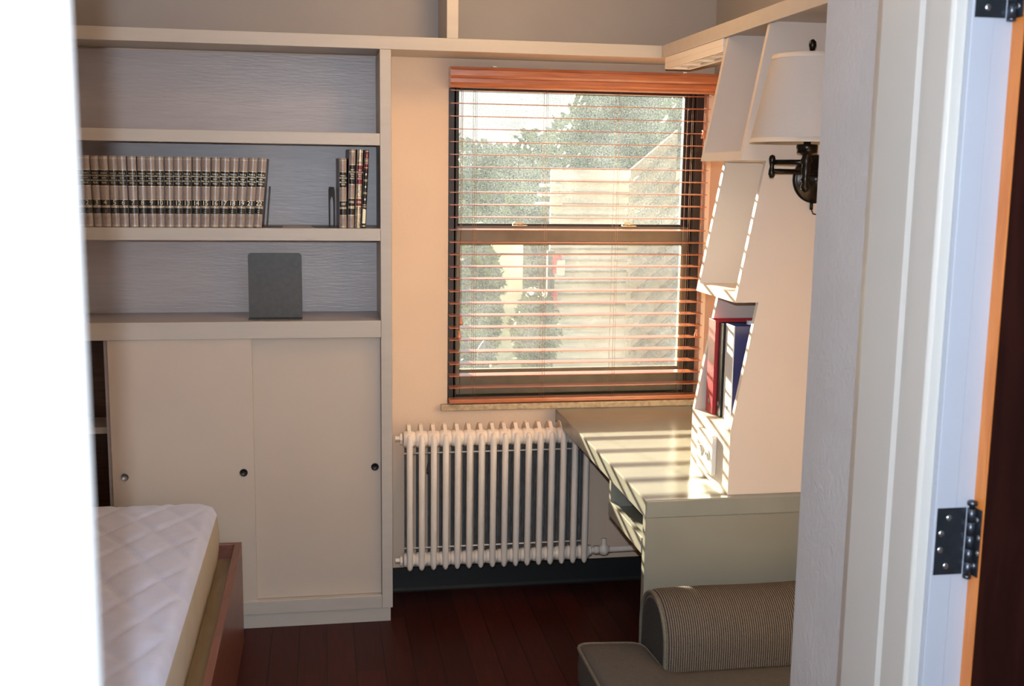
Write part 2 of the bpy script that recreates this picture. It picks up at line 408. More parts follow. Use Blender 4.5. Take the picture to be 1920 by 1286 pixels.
for i in range(NS):
    z = zt + (zb-zt)*i/(NS-1); bm = bm_new(); n = 6; t = .0030; tilt = math.radians(-2.2)
    top = []; bot = []
    for k in range(n+1):
        u = -.027 + .054*k/n; h = .0004*(1-(2*k/n-1)**2) - u*math.sin(tilt)
        top.append((SY+u, z+h+t/2)); bot.append((SY+u, z+h-t/2))
    prism(bm, top + bot[::-1], bx0, bx1, 'x')
    obj('slat', bm, M['blind'], bl)
bm = bm_new(); box(bm, bx0, bx1, SY-.026, SY+.026, OZ0+.004, OZ0+.022)
obj('bottom_rail', bm, M['blind'], bl, bevel=.004)
lx = [at(p, 600, y=SY-.026).x for p in (888, 1018, 1150, 1283)]
for k, x in enumerate(lx):
    bm = bm_new()
    for dy in (-.0275, .0275): tube(bm, [(x, SY+dy, OZ0+.02), (x, SY+dy, 2.05)], .0007, 5)
    tube(bm, [(x+.009, SY-.0275, OZ0+.02), (x+.006, SY-.0275, 2.05)], .0006, 5)
    for i in range(NS):
        z = zt + (zb-zt)*i/(NS-1); tube(bm, [(x, SY-.0275, z-.0022), (x, SY+.0275, z-.0022)], .0006, 4)
    obj('ladder_cord', bm, M['cord'], bl)
def tassel(bm, x, y, z):
    lathe(bm, [(.001,.034),(.005,.033),(.0065,.026),(.0045,.021),(.007,.016),(.0095,.006),(.0085,0),(.001,-.001)], (x, y, z), seg=14)
for name, spots, top in (('lift_cord', ((864, 600), (861, 626)), 2.05), ('tilt_cord', ((1306, 622), ), 2.05), ('tilt_cord', ((1319, 250), ), 2.05)):
    bm = bm_new()
    for px, py in spots:
        p = at(px, py, y=W-.040); tube(bm, [(p.x, W-.040, p.z+.012), (p.x+.003, W-.040, 2.03)], .0011, 6)
    c = obj(name, bm, M['cord'], bl)
    for px, py in spots:
        bm = bm_new(); p = at(px, py, y=W-.040); tassel(bm, p.x, W-.040, p.z-.02); obj('tassel', bm, M['blind'], c)
for x in (.66, 1.42): obj('valance_clip', one(box, x-.008, x+.008, W-.070, W-.04, 2.105, 2.109), M['plastic'], bl)

# ------------------------------------------------------------------ long wall shelf (back run + right run) and upper divider
ZS0, ZS1 = 2.134, 2.178
ws = thing('wall_shelf', (XL, B, ZS0), 'long cream shelf high on the back wall, turning the corner onto the right wall', 'shelf')
bm = bm_new(); box(bm, XL+.001, XR-.001, B+.018, W-.001, ZS0+.006, ZS1); obj('shelf_board', bm, M['shelf'], ws)
obj('shelf_board', one(box, 1.268, XR-.001, PY1+.001, B+.0179, ZS0+.006, ZS1), M['shelf'], ws)
obj('fascia', one(box, XL+.001, 1.2499, B, B+.0179, ZS0, ZS1+.001), M['shelf'], ws, bevel=.0015)
obj('fascia', one(box, 1.25, 1.2679, PY1+.001, B+.0179, ZS0, ZS1+.001), M['shelf'], ws, bevel=.0015)
xd0 = at(838, 40, y=B).x; xd1 = at(860, 40, y=B).x
obj('divider', one(box, xd0, xd1, B+.004, W-.001, ZS1+.001, CZ-.001), M['shelf'], ws, bevel=.0015)
struct('wall_upper_back', one(box, XL, XR-.005, W-.004, W-.0001, ZS1+.002, CZ-.001), M['upper'])  # thin sheet over the same wall, coloured for the dimmer light
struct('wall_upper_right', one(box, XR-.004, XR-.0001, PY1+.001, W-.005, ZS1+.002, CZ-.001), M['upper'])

# under-shelf light fixture
fx = thing('under_shelf_light', (1.31, 3.70, 2.134), 'white light fitting with a prismatic lens, fixed under the shelf at the window', 'light fixture')
fy0, fy1, fxx0, fxx1, fz = 3.39, 3.985, 1.253, 1.352, 2.092
bm = bm_new(); box(bm, fxx0, fxx1, fy0, fy1, 2.112, 2.1338)
box(bm, fxx0, fxx0+.004, fy0, fy1, fz, 2.112); box(bm, fxx1-.004, fxx1, fy0, fy1, fz, 2.112); box(bm, fxx0+.004, fxx1-.004, fy1-.006, fy1, fz, 2.112); box(bm, fxx0+.004, fxx1-.004, fy0, fy0+.006, fz, 2.112)
obj('housing', bm, M['fix_white'], fx, bevel=.0015)
bm = bm_new(); box(bm, fxx0+.006, fxx1-.006, fy0+.006, fy1-.006, 2.098, 2.101); obj('lens', bm, M['lens'], fx)
bm = bm_new()
for k in range(5):
    y = fy0+.012 + (fy1-fy0-.03)*k/4; box(bm, fxx0+.006, fxx1-.006, y, y+.010, fz, 2.0979)
box(bm, fxx0+.008, fxx0+.014, fy0+.01, fy1-.01, fz-.001, 2.097); box(bm, fxx1-.018, fxx1-.010, fy0+.01, fy1-.01, fz-.001, 2.097)
obj('louvre', bm, M['fix_white'], fx)
tube_bm = one(lathe, [(.001,0),(.008,.0),(.008,.012),(.005,.014)], (1.31, 3.42, 2.078)); obj('switch_knob', tube_bm, M['fix_white'], fx)

# ------------------------------------------------------------------ built-in bookcase
bc = thing('bookcase', (-.6, B+.15, 0), 'cream built-in bookcase with open shelves above sliding cupboard doors', 'bookcase')
SI, SO = .211, .251
z2b, z2t, z3b, z3t, z4b, z4t, zb1 = 1.797, 1.840, 1.4555, 1.500, 1.101, 1.164, .105
obj('side_panel', one(box, SI, SO, B, W-.002, .054, ZS0-.0005), M['shelf'], bc, bevel=.0015)
obj('back_panel', one(box, XL+.004, SI-.0005, W-.020, W-.004, z4t, ZS0-.001), M['back'], bc)
for z0, z1 in ((z2b, z2t), (z3b, z3t)):
    s = obj('shelf', one(box, XL+.004, SI-.0005, B+.019, W-.021, z0+.020, z1-.0005), M['back'], bc)
    obj('front_strip', one(box, XL+.004, SI-.0005, B, B+.0185, z0, z1), M['shelf'], s, bevel=.0015)
s = obj('counter', one(box, XL+.004, SI-.0005, B+.0205, W-.021, z4t-.025, z4t-.0005), M['bed_wood'] if 0 else M['back'], bc)
obj('front_strip', one(box, XL+.004, SI-.0005, B, B+.020, z4b, z4t), M['shelf'], s, bevel=.0015)
obj('plinth', one(box, -.9, .243, B+.004, B+.022, 0, .053), M['shelf'], bc)
bm = bm_new(); box(bm, XL+.004, SI-.0005, B, B+.020, .054, zb1); box(bm, XL+.004, SI-.0005, B+.020, B+.06, zb1-.012, zb1-.002)
obj('bottom_rail', bm, M['shelf'], bc, bevel=.0015)
xa0 = at(203, 700, y=B+.012).x; xa1 = at(473, 700, y=B+.012).x
dA = obj('sliding_door', one(box, xa0, xa1, B+.008, B+.026, zb1-.001, z4b+.01), M['cab'], bc, bevel=.001)
dB = obj('sliding_door', one(box, xa1-.03, SI+.0-.001, B+.032, B+.050, zb1-.001, z4b+.01), M['cab'], bc, bevel=.001)
obj('track', one(box, xa0-.016, xa0-.001, B+.030, B+.050, zb1, z4b), M['back'], bc)
def pull(door, px, py, y, m):
    p = at(px, py, y=y); bm = bm_new()
    lathe(bm, [(.0145, 0), (.0145, -.0025), (.012, -.003), (.0115, -.0005), (.002, -.0002)], (p.x, y, p.z), 'y', 24)
    obj('finger_pull', bm, m, door)
pull(dA, 234, 894, B+.0078, M['steel']); pull(dA, 457, 886, B+.0078, M['pull_d']); pull(dB, 703, 875, B+.0318, M['pull_d'])
p = at(170, 803, y=B+.14)
obj('inner_shelf', one(box, XL+.004, xa1, B+.10, W-.03, p.z-.012, p.z+.012), M['shelf'], bc)
obj('inner_back', one(box, XL+.004, SI-.001, W-.02, W-.004, .10, z4b), M['desk_under'], bc)

# ------------------------------------------------------------------ books
SHZ = z3t
def rounded_spine(bm, w, h, dep, bands, mats_n):
    """convex spine facing -y; bands = [(z0, z1, mi)] covering 0..h"""
    n = 8
    for z0, z1, mi in bands:
        a = [bm.verts.new((-w/2 + w*k/n, -dep*math.sin(PI*k/n)**.6, z0)) for k in range(n+1)]
        b = [bm.verts.new((-w/2 + w*k/n, -dep*math.sin(PI*k/n)**.6, z1)) for k in range(n+1)]
        for k in range(n):
            f = bm.faces.new([a[k], a[k+1], b[k+1], b[k]]); f.material_index = mi; f.smooth = True
    for z, s in ((0, 1), (h, -1)):
        a = [bm.verts.new((-w/2 + w*k/n, -dep*math.sin(PI*k/n)**.6, z)) for k in range(n+1)]
        b0 = bm.verts.new((-w/2, .006, z)); b1 = bm.verts.new((w/2, .006, z))
        bm.faces.new(a + [b1, b0]).material_index = 0
    a = [bm.verts.new(p) for p in ((-w/2,.006,0),(w/2,.006,0),(w/2,.006,h),(-w/2,.006,h))]; bm.faces.new(a).material_index = 0

ENC_FR = [(0,.022,0),(.022,.027,2),(.027,.185,0),(.185,.190,2),(.190,.275,1),(.275,.282,2),(.282,.298,0),(.298,.303,2),(.303,.385,1),(.385,.392,2),(.392,.575,0),(.575,.583,2),(.583,.800,1),(.800,.808,2),(.808,.965,0),(.965,.970,2),(.970,1,0)]
def make_book(w, h, d, spine_mats, cover_mat, fr, label, cat, group, name='book'):
    t = thing(name, (0,0,0), label, cat, group)
    bm = bm_new(); rounded_spine(bm, w-.0026, h, .0075, [(a*h, b*h, c) for a, b, c in fr], 3)
    obj('spine', bm, spine_mats, t)
    bm = bm_new(); box(bm, -w/2+.0004, -w/2+.0029, .0062, d, 0, h); box(bm, w/2-.0029, w/2-.0004, .0062, d, 0, h)
    obj('cover', bm, cover_mat, t)
    obj('page_block', one(box, -w/2+.003, w/2-.003, .0063, d-.004, .003, h-.004), M['page'], t)
    return t
ENC = [M['tan_sp'], M['black_sp'], M['gold']]
TITLE = 'FUNK &\nWAGNALLS\nNEW\nENCYCLO-\nPEDIA'
centres = {1:148, 2:164.6, 3:182, 4:198.4, 5:215.4, 6:231.7, 7:250, 8:268, 9:284.4, 10:300.3, 11:317.7, 12:334.5, 13:350.8, 14:368.2, 15:385.2, 16:402.6, 17:419.4, 18:435.7, 19:452.7, 21:469.5, 22:485.8}
keys = list(centres)
BY = B+.022
proto = None; title_curve = None
for i, k in enumerate(keys):
    cx = at(centres[k], 380, y=BY).x
    lean = math.radians(-1.3 + 6.6*(i/(len(keys)-1))**1.6)
    bw = .0316
    lab = ('taupe and black encyclopedia volume numbered %d, in the row on the middle shelf' % k)
    if k == 1: lab = 'encyclopedia volume 1, mostly hidden at the far left end of the row on the shelf'
    if proto is None:
        proto = make_book(bw, .245, .165, ENC, M['maroon'], ENC_FR, lab, 'book', 'encyclopedia volumes on the middle shelf', 'encyclopedia_volume')
        tt = text_obj('title_lettering', TITLE, .0074, (0, -.0080, .245*.69), M['gold'], proto, sx=.80, space=1.12)
        tt2 = text_obj('small_lettering', '--\n---', .011, (0, -.0080, .245*.232), M['gold'], proto, sx=.6, space=.6)
        bk = proto
    else:
        bk = copy_tree(proto); 
        for ch in list(bk.children):
            if ch.name.startswith('volume_number'): bpy.data.objects.remove(ch)
    bk['label'] = lab
    num = text_obj('volume_number', str(k), .0235, (0, -.0080, .245*.343), M['gold'], bk, sx=.92)
    bk.rotation_euler = (0, lean, 0)
    foot = cx - math.sin(lean)*.245*.34
    bk.location = (foot, BY + random.uniform(-.002, .002), SHZ + abs(math.sin(lean))*bw/2 + .0006)

# the four books by the right end
def spine_at(px, w):
    return at(px, 424, y=BY).x
GR = 'books held upright at the right end of the middle shelf'
sp = [
 ('yearbook', 643.5, .0275, .250, [M['tan_sp'], M['black_sp'], M['gold']], ENC_FR, .3, '1987', 'shortest taupe and black yearbook beside the bookend, at the left of the four books', ),
 ('yearbook', 658, .0245, .282, [M['tan_sp'], M['black_sp'], M['gold']], [(0,.16,0),(.16,.17,2),(.17,.25,1),(.25,.265,2),(.265,.27,1),(.27,.28,2),(.28,.375,1),(.375,.385,2),(.385,.55,0),(.55,.56,2),(.56,.80,1),(.80,.81,2),(.81,.965,0),(.965,.975,2),(.975,1,0)], 1.7, '1982', 'tall taupe yearbook with a wide black title band, dated 1982'),
 ('yearbook', 670.8, .0225, .281, [M['gilt'], M['maroon_lt'], M['gold']], [(0,.17,0),(.17,.18,2),(.18,.27,0),(.27,.285,2),(.285,.375,1),(.375,.39,2),(.39,.55,0),(.55,.56,2),(.56,.80,1),(.80,.81,2),(.81,.965,0),(.965,.975,2),(.975,1,0)], 2.4, '1990', 'tall gilt patterned yearbook with maroon bands, dated 1990'),
 ('thin_book', 681.5, .0165, .280, [M['black_sp'], M['maroon_lt'], M['gold']], [(0,.02,0),(.02,.035,2),(.035,.27,0),(.27,.28,2),(.28,.295,0),(.295,.305,2),(.305,.44,0),(.44,.448,2),(.448,.455,0),(.455,.463,2),(.463,.60,0),(.60,.608,2),(.608,.615,0),(.615,.623,2),(.623,.75,0),(.75,.77,1),(.77,.78,2),(.78,.86,1),(.86,.87,2),(.87,.88,1),(.88,.89,2),(.89,.98,1),(.98,.99,2),(.99,1,0)], 3.0, None, 'thin black book with gold diamonds, rightmost of the four'),
]
for nm, px, w, h, ms, fr, ln, yr, lab in sp:
    b = make_book(w, h, .17, ms, M['maroon'] if yr else M['black_sp'], fr, lab, 'book', None, nm)
    if yr:
        text_obj('title_lettering', TITLE if yr == '1987' else 'NEW\nENCYCLO-\nPEDIA\nYEAR\nBOOK', .0070, (0, -.0080, h*.685), M['gold'], b, sx=.72, space=1.1)
        text_obj('year_lettering', yr, .0115, (0, -.0080, h*(.343 if yr == '1987' else .33)), M['gold'], b, sx=.78)
    else:
        text_obj('title_lettering', '2\n22', .014, (0, -.0080, h*.88), M['gold'], b, sx=.7, space=1.7)
        bm = bm_new()
        for f in (.37, .53, .69):
            z = f*h; prism(bm, [(-.003, z), (0, z-.005), (.003, z), (0, z+.005)], -.0082, -.0066, 'y')
        prism(bm, [(-.006, .06*h), (.005, .06*h), (.005, .24*h), (-.006, .25*h)], -.0082, -.0060, 'y')
        obj('gold_ornament', bm, M['gold'], b)
    b.rotation_euler = (0, math.radians(ln), math.radians(3.2))
    b.location = (at(px, 424, y=BY).x, BY, SHZ + abs(math.sin(math.radians(ln)))*w/2 + .0006)

# bookends
def bookend_side(label, x, w0, w1, zt_, baselen, lean, cut=True, yaw=0):
    """upright plate square to the shelf, base running left or right along x"""
    t = thing('bookend', (x, B+.03, SHZ), label, 'bookend')
    bm = bm_new(); t_ = .0014; y0, y1, h = B+.032, B+.152, zt_
    n = 12; r = .012
    out = [(y0, 0), (y1, 0), (y1, h-r)] + [(y1-r+r*math.cos(a), h-r+r*math.sin(a)) for a in [PI/2*k/4 for k in range(1,5)]] + [(y0+r-r*math.sin(a), h-r+r*math.cos(a)) for a in [PI/2*k/4 for k in range(0,5)]]
    if cut:
        yc = (y0+y1)/2; hw = .034; zc = .085
        # two legs and an arched head
        arch = [(yc-hw*math.cos(PI*k/10), zc+.028*math.sin(PI*k/10)) for k in range(11)]
        L = [(y0, 0), (yc-hw, 0)] + arch[:6] + [(yc, h), (y0+r, h), (y0, h-r)]
        Rr = [(yc+hw, 0), (y1, 0), (y1, h-r), (y1-r, h), (yc, h)] + arch[5:][::1]
        for poly in (L, [(yc, h)] + arch[5:] + [(yc+hw, 0), (y1, 0), (y1, h-r), (y1-r, h)]):
            prism(bm, [(a, SHZ+.0018+b) for a, b in poly], x, x+t_, 'x')
    else:
        prism(bm, [(a, SHZ+.0018+b) for a, b in out], x, x+t_, 'x')
    for v in bm.verts: v.co.x += (v.co.z-SHZ)*math.tan(lean)
    obj('upright_plate', bm, M['bookend'], t)
    obj('base_plate', one(box, min(x, x+baselen), max(x, x+baselen)+t_, y0, y1, SHZ+.0002, SHZ+.0016), M['bookend'], t)
    t.rotation_euler = (0, 0, yaw)
    return t
bookend_side('black steel bookend with an arched cut-out beside the four books', .048, 0, 0, .145, -.065, 0, yaw=math.radians(10))
xe = at(498, 424, y=B+.05).x
bookend_side('black steel bookend behind the last encyclopedia volume at the right end of the row', xe+.002, 0, 0, .145, .055, math.radians(5.0), cut=False)
# bookend standing alone, facing the room
p0 = at(467, 590, y=B+.10); p1 = at(567, 590, y=B+.10); pt = at(517, 474, y=B+.10)
be = thing('bookend', ((p0.x+p1.x)/2, B+.08, z4t), 'dark grey steel bookend standing alone on the lower shelf', 'bookend')
bm = bm_new(); r = .012; h = pt.z; x0, x1 = p0.x, p1.x
poly = [(x0, z4t+.002), (x1, z4t+.002), (x1, h-r)] + [(x1-r+r*math.cos(PI/2*k/5), h-r+r*math.sin(PI/2*k/5)) for k in range(1,6)] + [(x0+r-r*math.sin(PI/2*k/5), h-r+r*math.cos(PI/2*k/5)) for k in range(0,6)]
prism(bm, poly, B+.10, B+.1016, 'y'); obj('upright_plate', bm, M['bookend'], be)
bm = bm_new(); box(bm, x0, x1, B+.045, B+.1016, z4t+.0002, z4t+.0018); box(bm, x0+.02, x1-.005, B+.035, B+.045, z4t+.0002, z4t+.003)
obj('base_plate', bm, M['bookend'], be)

# ------------------------------------------------------------------ radiator
rd = thing('radiator', (.68, 4.19, .0), 'cream cast iron column radiator under the window', 'radiator')
RX0, RXP = .326, .0469
RY0, RDEP = 4.118, .150
zlo, zhi = .165, .672
def rad_section(x):
    bm = bm_new()
    ys = [RY0+.013 + (RDEP-.026)*k/3 for k in range(4)]
    for j, y in enumerate(ys):
        w = .0125 if j in (0, 3) else .0095
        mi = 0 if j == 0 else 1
        base = [(-w, .006), (-w*.95, -.004), (-w*.35, -.013), (w*.35, -.013), (w*.95, -.004), (w, .006), (w*.5, .013), (-w*.5, .013)]
        lev = [(zlo-.012, .30, -.002), (zlo-.006, .75, 0), (zlo+.008, 1, 0), (zhi+.010, 1, 0), (zhi+.020, .85, .004), (zhi+.027, .40, .012)] if j == 0 else [(zlo+.01, 1, 0), (zhi+.01, 1, 0)]
        rows = [[bm.verts.new((x+px_*s_, y+dy+py_*s_, z)) for px_, py_ in base] for z, s_, dy in lev]
        for A_, B_ in zip(rows, rows[1:]):
            for k in range(8):
                f = bm.faces.new([A_[k], A_[(k+1) % 8], B_[(k+1) % 8], B_[k]]); f.material_index = mi; f.smooth = j == 0
        bm.faces.new(rows[0][::-1]).material_index = mi; bm.faces.new(rows[-1]).material_index = mi
    yA, yB = RY0+.010, RY0+RDEP; yc = (yA+yB)/2
    prism(bm, [(yA, zhi-.022), (yA+.002, zhi+.012), (yA+.012, zhi+.028), (yc-.015, zhi+.056), (yc+.015, zhi+.056), (yB-.012, zhi+.028), (yB, zhi+.008), (yB, zhi-.020), (yc, zhi-.035)], x-.0070, x+.0070, 'x')
    prism(bm, [(yA, zlo+.030), (yA+.002, zlo+.004), (yA+.012, zlo-.006), (yc, zlo-.010), (yB-.012, zlo-.006), (yB, zlo+.008), (yB, zlo+.030), (yc, zlo+.045)], x-.0070, x+.0070, 'x')
    tube(bm, [(x-RXP/2, yc-.034, zhi+.004), (x-RXP*.3, yc-.034, zhi+.004), (x+RXP*.3, yc-.034, zhi+.004), (x+RXP/2, yc-.034, zhi+.004)], [.029,.033,.033,.029], 18)
    tube(bm, [(x-RXP/2, yc-.034, zlo+.022), (x-RXP*.3, yc-.034, zlo+.022), (x+RXP*.3, yc-.034, zlo+.022), (x+RXP/2, yc-.034, zlo+.022)], [.025,.029,.029,.025], 18)
    return bm
for i in range(16):
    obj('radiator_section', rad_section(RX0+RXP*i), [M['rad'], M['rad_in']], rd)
yc = RY0+RDEP/2
for z in (zhi-.052, zlo+.070):
    bm = bm_new(); tube(bm, [(RX0-.02, RY0+.045, z), (RX0+15*RXP+.02, RY0+.045, z)], .0035, 8); obj('tie_rod', bm, M['rad'], rd)
for z in (zhi+.008, zlo+.020):
    bm = bm_new(); tube(bm, [(RX0-RXP/2-.004, yc-.03, z), (RX0-RXP/2-.014, yc-.03, z)], .022, 6); tube(bm, [(RX0-RXP/2-.014, yc-.03, z), (RX0-RXP/2-.032, yc-.03, z)], .011, 4)
    obj('end_plug', bm, M['rad'], rd, bevel=.001)
xv = RX0+15*RXP+RXP/2; zv = zlo+.028
bm = bm_new(); 
tube(bm, [(xv, yc-.03, zv), (xv+.012, yc-.03, zv)], .022, 6); tube(bm, [(xv+.012, yc-.03, zv), (xv+.024, yc-.03, zv)], .014, 12)
tube(bm, [(xv+.024, yc-.03, zv), (xv+.046, yc-.03, zv)], .018, 6); tube(bm, [(xv+.046, yc-.03, zv), (xv+.088, yc-.03, zv)], [.014,.014], 12)
lathe(bm, [(.019,-.018),(.021,0),(.015,.020),(.010,.024),(.010,.046),(.001,.048)], (xv+.066, yc-.03, zv), seg=14)
obj('valve', bm, M['rad'], rd)
bm = bm_new(); tube(bm, [(xv+.085, yc-.03, zv), (XR-.001, yc-.03, zv+.004)], .0125, 12); obj('supply_pipe', bm, M['rad'], rd)
for xx in (RX0+RXP*1.5, ):
    bm = bm_new(); tube(bm, [(xx, RY0+.03, .665), (xx+.001, RY0+.028, .59), (xx-.001, RY0+.03, .555)], [.001,.001,.004], 6); tube(bm, [(xx, RY0+.032, .555), (xx, RY0+.03, .54)], .005, 6)
    tag(obj('hanging_cord', bm, M['slot']), 'short dark cord hanging between the left sections of the radiator', 'cord')

# ------------------------------------------------------------------ desk
dk = thing('desk', (1.24, 3.65, 0), 'sage green built-in desk under the window against the right wall', 'desk')
DX, DY, DT = .932, 3.003, .756
bm = bm_new(); box(bm, DX, XR-.001, DY, W-.029, DT-.055, DT); obj('desk_top', bm, M['desk_top'], dk, bevel=.004)
obj('end_panel', one(box, DX+.002, XR-.002, DY+.004, DY+.034, 0, DT-.0555), M['desk'], dk, bevel=.0015)
obj('far_bracket', one(box, DX+.25, XR-.002, W-.06, W-.03, DT-.14, DT-.0555), M['desk_under'], dk)
dy0, dy1, db0, db1 = DY+.0345, 3.425, .582, DT-.0555
bm = bm_new(); box(bm, DX+.002, XR-.3, dy0, dy1, db0, db0+.012); box(bm, DX+.002, XR-.3, dy1-.022, dy1, db0+.012, db1); box(bm, XR-.318, XR-.3, dy0, dy1-.022, db0+.012, db1)
tr = obj('keyboard_tray', bm, M['desk'], dk, bevel=.001)
bm = bm_new(); box(bm, DX, DX+.018, dy0, dy1, db0, db0+.050); obj('tray_front', bm, M['desk'], tr, bevel=.002)
obj('tray_floor', one(box, DX+.019, XR-.32, dy0+.001, dy1-.023, db0+.013, db0+.034), M['desk'], tr)

# ------------------------------------------------------------------ hutch
hu = thing('desk_hutch', (1.36, 3.2, DT), 'white stepped hutch with leaning open bins standing on the desk', 'hutch')
HY0, HY1, HT = 3.030, 3.372, .018
xr = XR-.001
sidep = [(1.194, DT+.0005), (1.194, .950), (1.263, 1.338), (1.191, 1.338), (1.266, 1.750), (1.189, 1.750), (1.260, ZS0+.0055-.0), (1.262, ZS0+.0055), (xr, ZS0+.0055), (xr, DT+.0005)]
for y0, y1 in ((HY0, HY0+HT), (HY1-HT, HY1)):
    q = [p for p in sidep]
    # keep clear of the shelf fascia: notch the front top corner
    q = [(1.194, DT+.0005), (1.194, .950), (1.263, 1.338), (1.191, 1.338), (1.266, 1.750), (1.189, 1.750), (1.259, ZS0-.0005), (1.2695, ZS0-.0005), (1.2695, ZS0+.0055), (xr, ZS0+.0055), (xr, DT+.0005)]
    bm = bm_new(); prism(bm, q, y0, y1, 'y'); obj('side_panel', bm, M['hutch'], hu)
ya, yb = HY0+HT+.0003, HY1-HT-.0003
obj('back_panel', one(box, xr-.012, xr-.0005, ya, yb, DT+.001, ZS0+.005), M['hutch'], hu)
obj('front_board', one(box, 1.194, 1.212, ya, yb, DT+.001, .951), M['hutch'], hu)
obj('shelf', one(box, 1.2125, xr-.0125, ya, yb, .934, .951), M['hutch'], hu)
for z, x0 in ((1.338, 1.191), (1.750, 1.189)):
    bm = bm_new(); k = (1.266-1.191)/(1.75-1.338)
    prism(bm, [(x0, z), (x0+.026*k, z+.026), (xr-.0125, z+.026), (xr-.0125, z)], ya, yb, 'y'); obj('bin_floor', bm, M['hutch'], hu)

# outlet box on the hutch front
ob = thing('outlet_box', (1.187, 3.205, .84), 'white surface-mounted outlet box on the front of the hutch base', 'electrical outlet')
bm = bm_new(); y0, y1, z0, z1, r = 3.135, 3.275, .784, .912, .012
pl = []
for cx_, cz_, a0 in ((y1-r, z1-r, 0), (y0+r, z1-r, PI/2), (y0+r, z0+r, PI), (y1-r, z0+r, 1.5*PI)):
    for k in range(5): a = a0+PI/2*k/4; pl.append((cx_+r*math.cos(a), cz_+r*math.sin(a)))
prism(bm, pl, 1.1795, 1.1935, 'x'); obj('cover_plate', bm, M['plastic'], ob, bevel=.002)
for y in (3.175, 3.235):
    bm = bm_new(); lathe(bm, [(.017, 0), (.017, -.002), (.015, -.003), (.001, -.003)], (1.1795, y, .845), 'x', 20); s = obj('socket', bm, M['plastic'], ob)
    bm = bm_new(); box(bm, 1.1758, 1.1764, y-.007, y-.005, .842, .852); box(bm, 1.1758, 1.1764, y+.005, y+.007, .842, .852); obj('slot', bm, M['slot'], s)

# binders
def binder(name, y0, th, x0, h, lab, cover, spine_m, extra=None):
    z0 = .9515; t = thing(name, (x0+.12, y0+th/2, z0), lab, 'binder')
    bm = bm_new(); box(bm, x0+.004, x0+.26, y0, y0+.003, z0, z0+h); box(bm, x0+.004, x0+.26, y0+th-.003, y0+th, z0, z0+h); obj('cover', bm, cover, t, bevel=.001)
    obj('spine', one(box, x0, x0+.0038, y0, y0+th, z0, z0+h), spine_m, t, bevel=.001)
    bm = bm_new(); lathe(bm, [(.007, 0), (.007, -.0012), (.004, -.001), (.001, -.0005)], (x0, y0+th/2, z0+.04), 'x', 14); obj('finger_ring', bm, M['steel'], t)
    obj('paper_stack', one(box, x0+.02, x0+.235, y0+.006, y0+th-.006, z0+.006, z0+.283), M['paper'], t)
    return t
binder('ring_binder', 3.265, .062, 1.222, .302, 'red ring binder standing in the hutch, farthest from the room', M['binder_red'], M['binder_red'])
binder('ring_binder', 3.222, .038, 1.232, .298, 'black ring binder between the red one and the navy one', M['binder_black'], M['binder_black'])
nb = binder('ring_binder', 3.150, .066, 1.238, .300, 'navy ring binder with a white spine, nearest in the hutch', M['binder_blue'], M['paper'])
obj('label_tab', one(box, 1.30, 1.38, 3.19, 3.205, 1.25, 1.262), M['paper'], nb)

# ------------------------------------------------------------------ swing-arm wall lamp on the hutch side
LX, LY = at(1513, 280, y=2.84).x, 2.84
zs0, zs1 = at(1513, 268, y=LY).z, at(1513, 104, y=LY).z
bp = at(1528, 336, y=HY0)
lp = thing('wall_lamp', (bp.x, HY0, bp.z), 'bronze swing-arm wall lamp with a tapered linen shade, mounted on the side of the hutch', 'wall lamp')
bm = bm_new(); lathe(bm, [(.070, -.0005), (.070, -.006), (.062, -.010), (.056, -.010), (.053, -.014), (.045, -.014), (.040, -.020), (.024, -.024), (.018, -.034), (.001, -.036)], (bp.x, HY0, bp.z), 'y', 40)
obj('backplate', bm, M['bronze'], lp)
ex = at(1447, 316, y=2.93); zl = at(1447, 321, y=2.93).z; zu = at(1447, 304, y=2.93).z
bm = bm_new(); tube(bm, [(bp.x, HY0-.03, zl), (ex.x, 2.93, zl)], .0075, 10); tube(bm, [(ex.x, 2.93, zu), (LX, LY, zu)], .0075, 10)
obj('swing_arm', bm, M['bronze'], lp)
bm = bm_new(); lathe(bm, [(.001,-.032),(.007,-.029),(.0095,-.020),(.0085,-.010),(.006,0),(.0085,.012),(.0095,.022),(.007,.030),(.001,.033)], (ex.x, 2.93, (zl+zu)/2), seg=16); obj('elbow_joint', bm, M['bronze'], lp)
bm = bm_new(); zc = zs0
lathe(bm, [(.001,-.135),(.008,-.130),(.013,-.120),(.009,-.108),(.014,-.100),(.009,-.090),(.013,-.074),(.011,-.060),(.016,-.048),(.012,-.034),(.018,-.028),(.027,-.026),(.029,-.010),(.027,-.004),(.010,-.003),(.010,.02),(.001,.02)], (LX, LY, zc), seg=24)
obj('stem', bm, M['bronze'], lp)
bm = bm_new(); tube(bm, [(LX, LY, zc+.02), (LX, LY, zs1+.012)], .003, 8); lathe(bm, [(.003,0),(.006,.004),(.010,.016),(.0095,.026),(.004,.032),(.001,.033)], (LX, LY, zs1+.010), seg=18)
obj('finial', bm, M['bronze'], lp)
RB, RT = 111*LY/2054, 74*LY/2054
bm = bm_new(); lathe(bm, [(RB, zs0), (RT, zs1)], (LX, LY, 0), seg=64, cap=False); lathe(bm, [(RB-.002, zs0), (RT-.002, zs1)], (LX, LY, 0), seg=64, cap=False)
sh = obj('lamp_shade', bm, M['shade'], lp)
bm = bm_new()
for (ra, za, rb2, zb2) in ((RB+.0008, zs0-.001, RB+.0008-(RB-RT)*.05, zs0+.011), (RT+.0008+(RB-RT)*.05, zs1-.011, RT+.0008, zs1+.001)):
    lathe(bm, [(ra, za), (rb2, zb2), (rb2-.004, zb2), (ra-.004, za), (ra, za)], (LX, LY, 0), seg=64, cap=False)
obj('shade_trim', bm, M['shade_trim'], sh)
bm = bm_new()
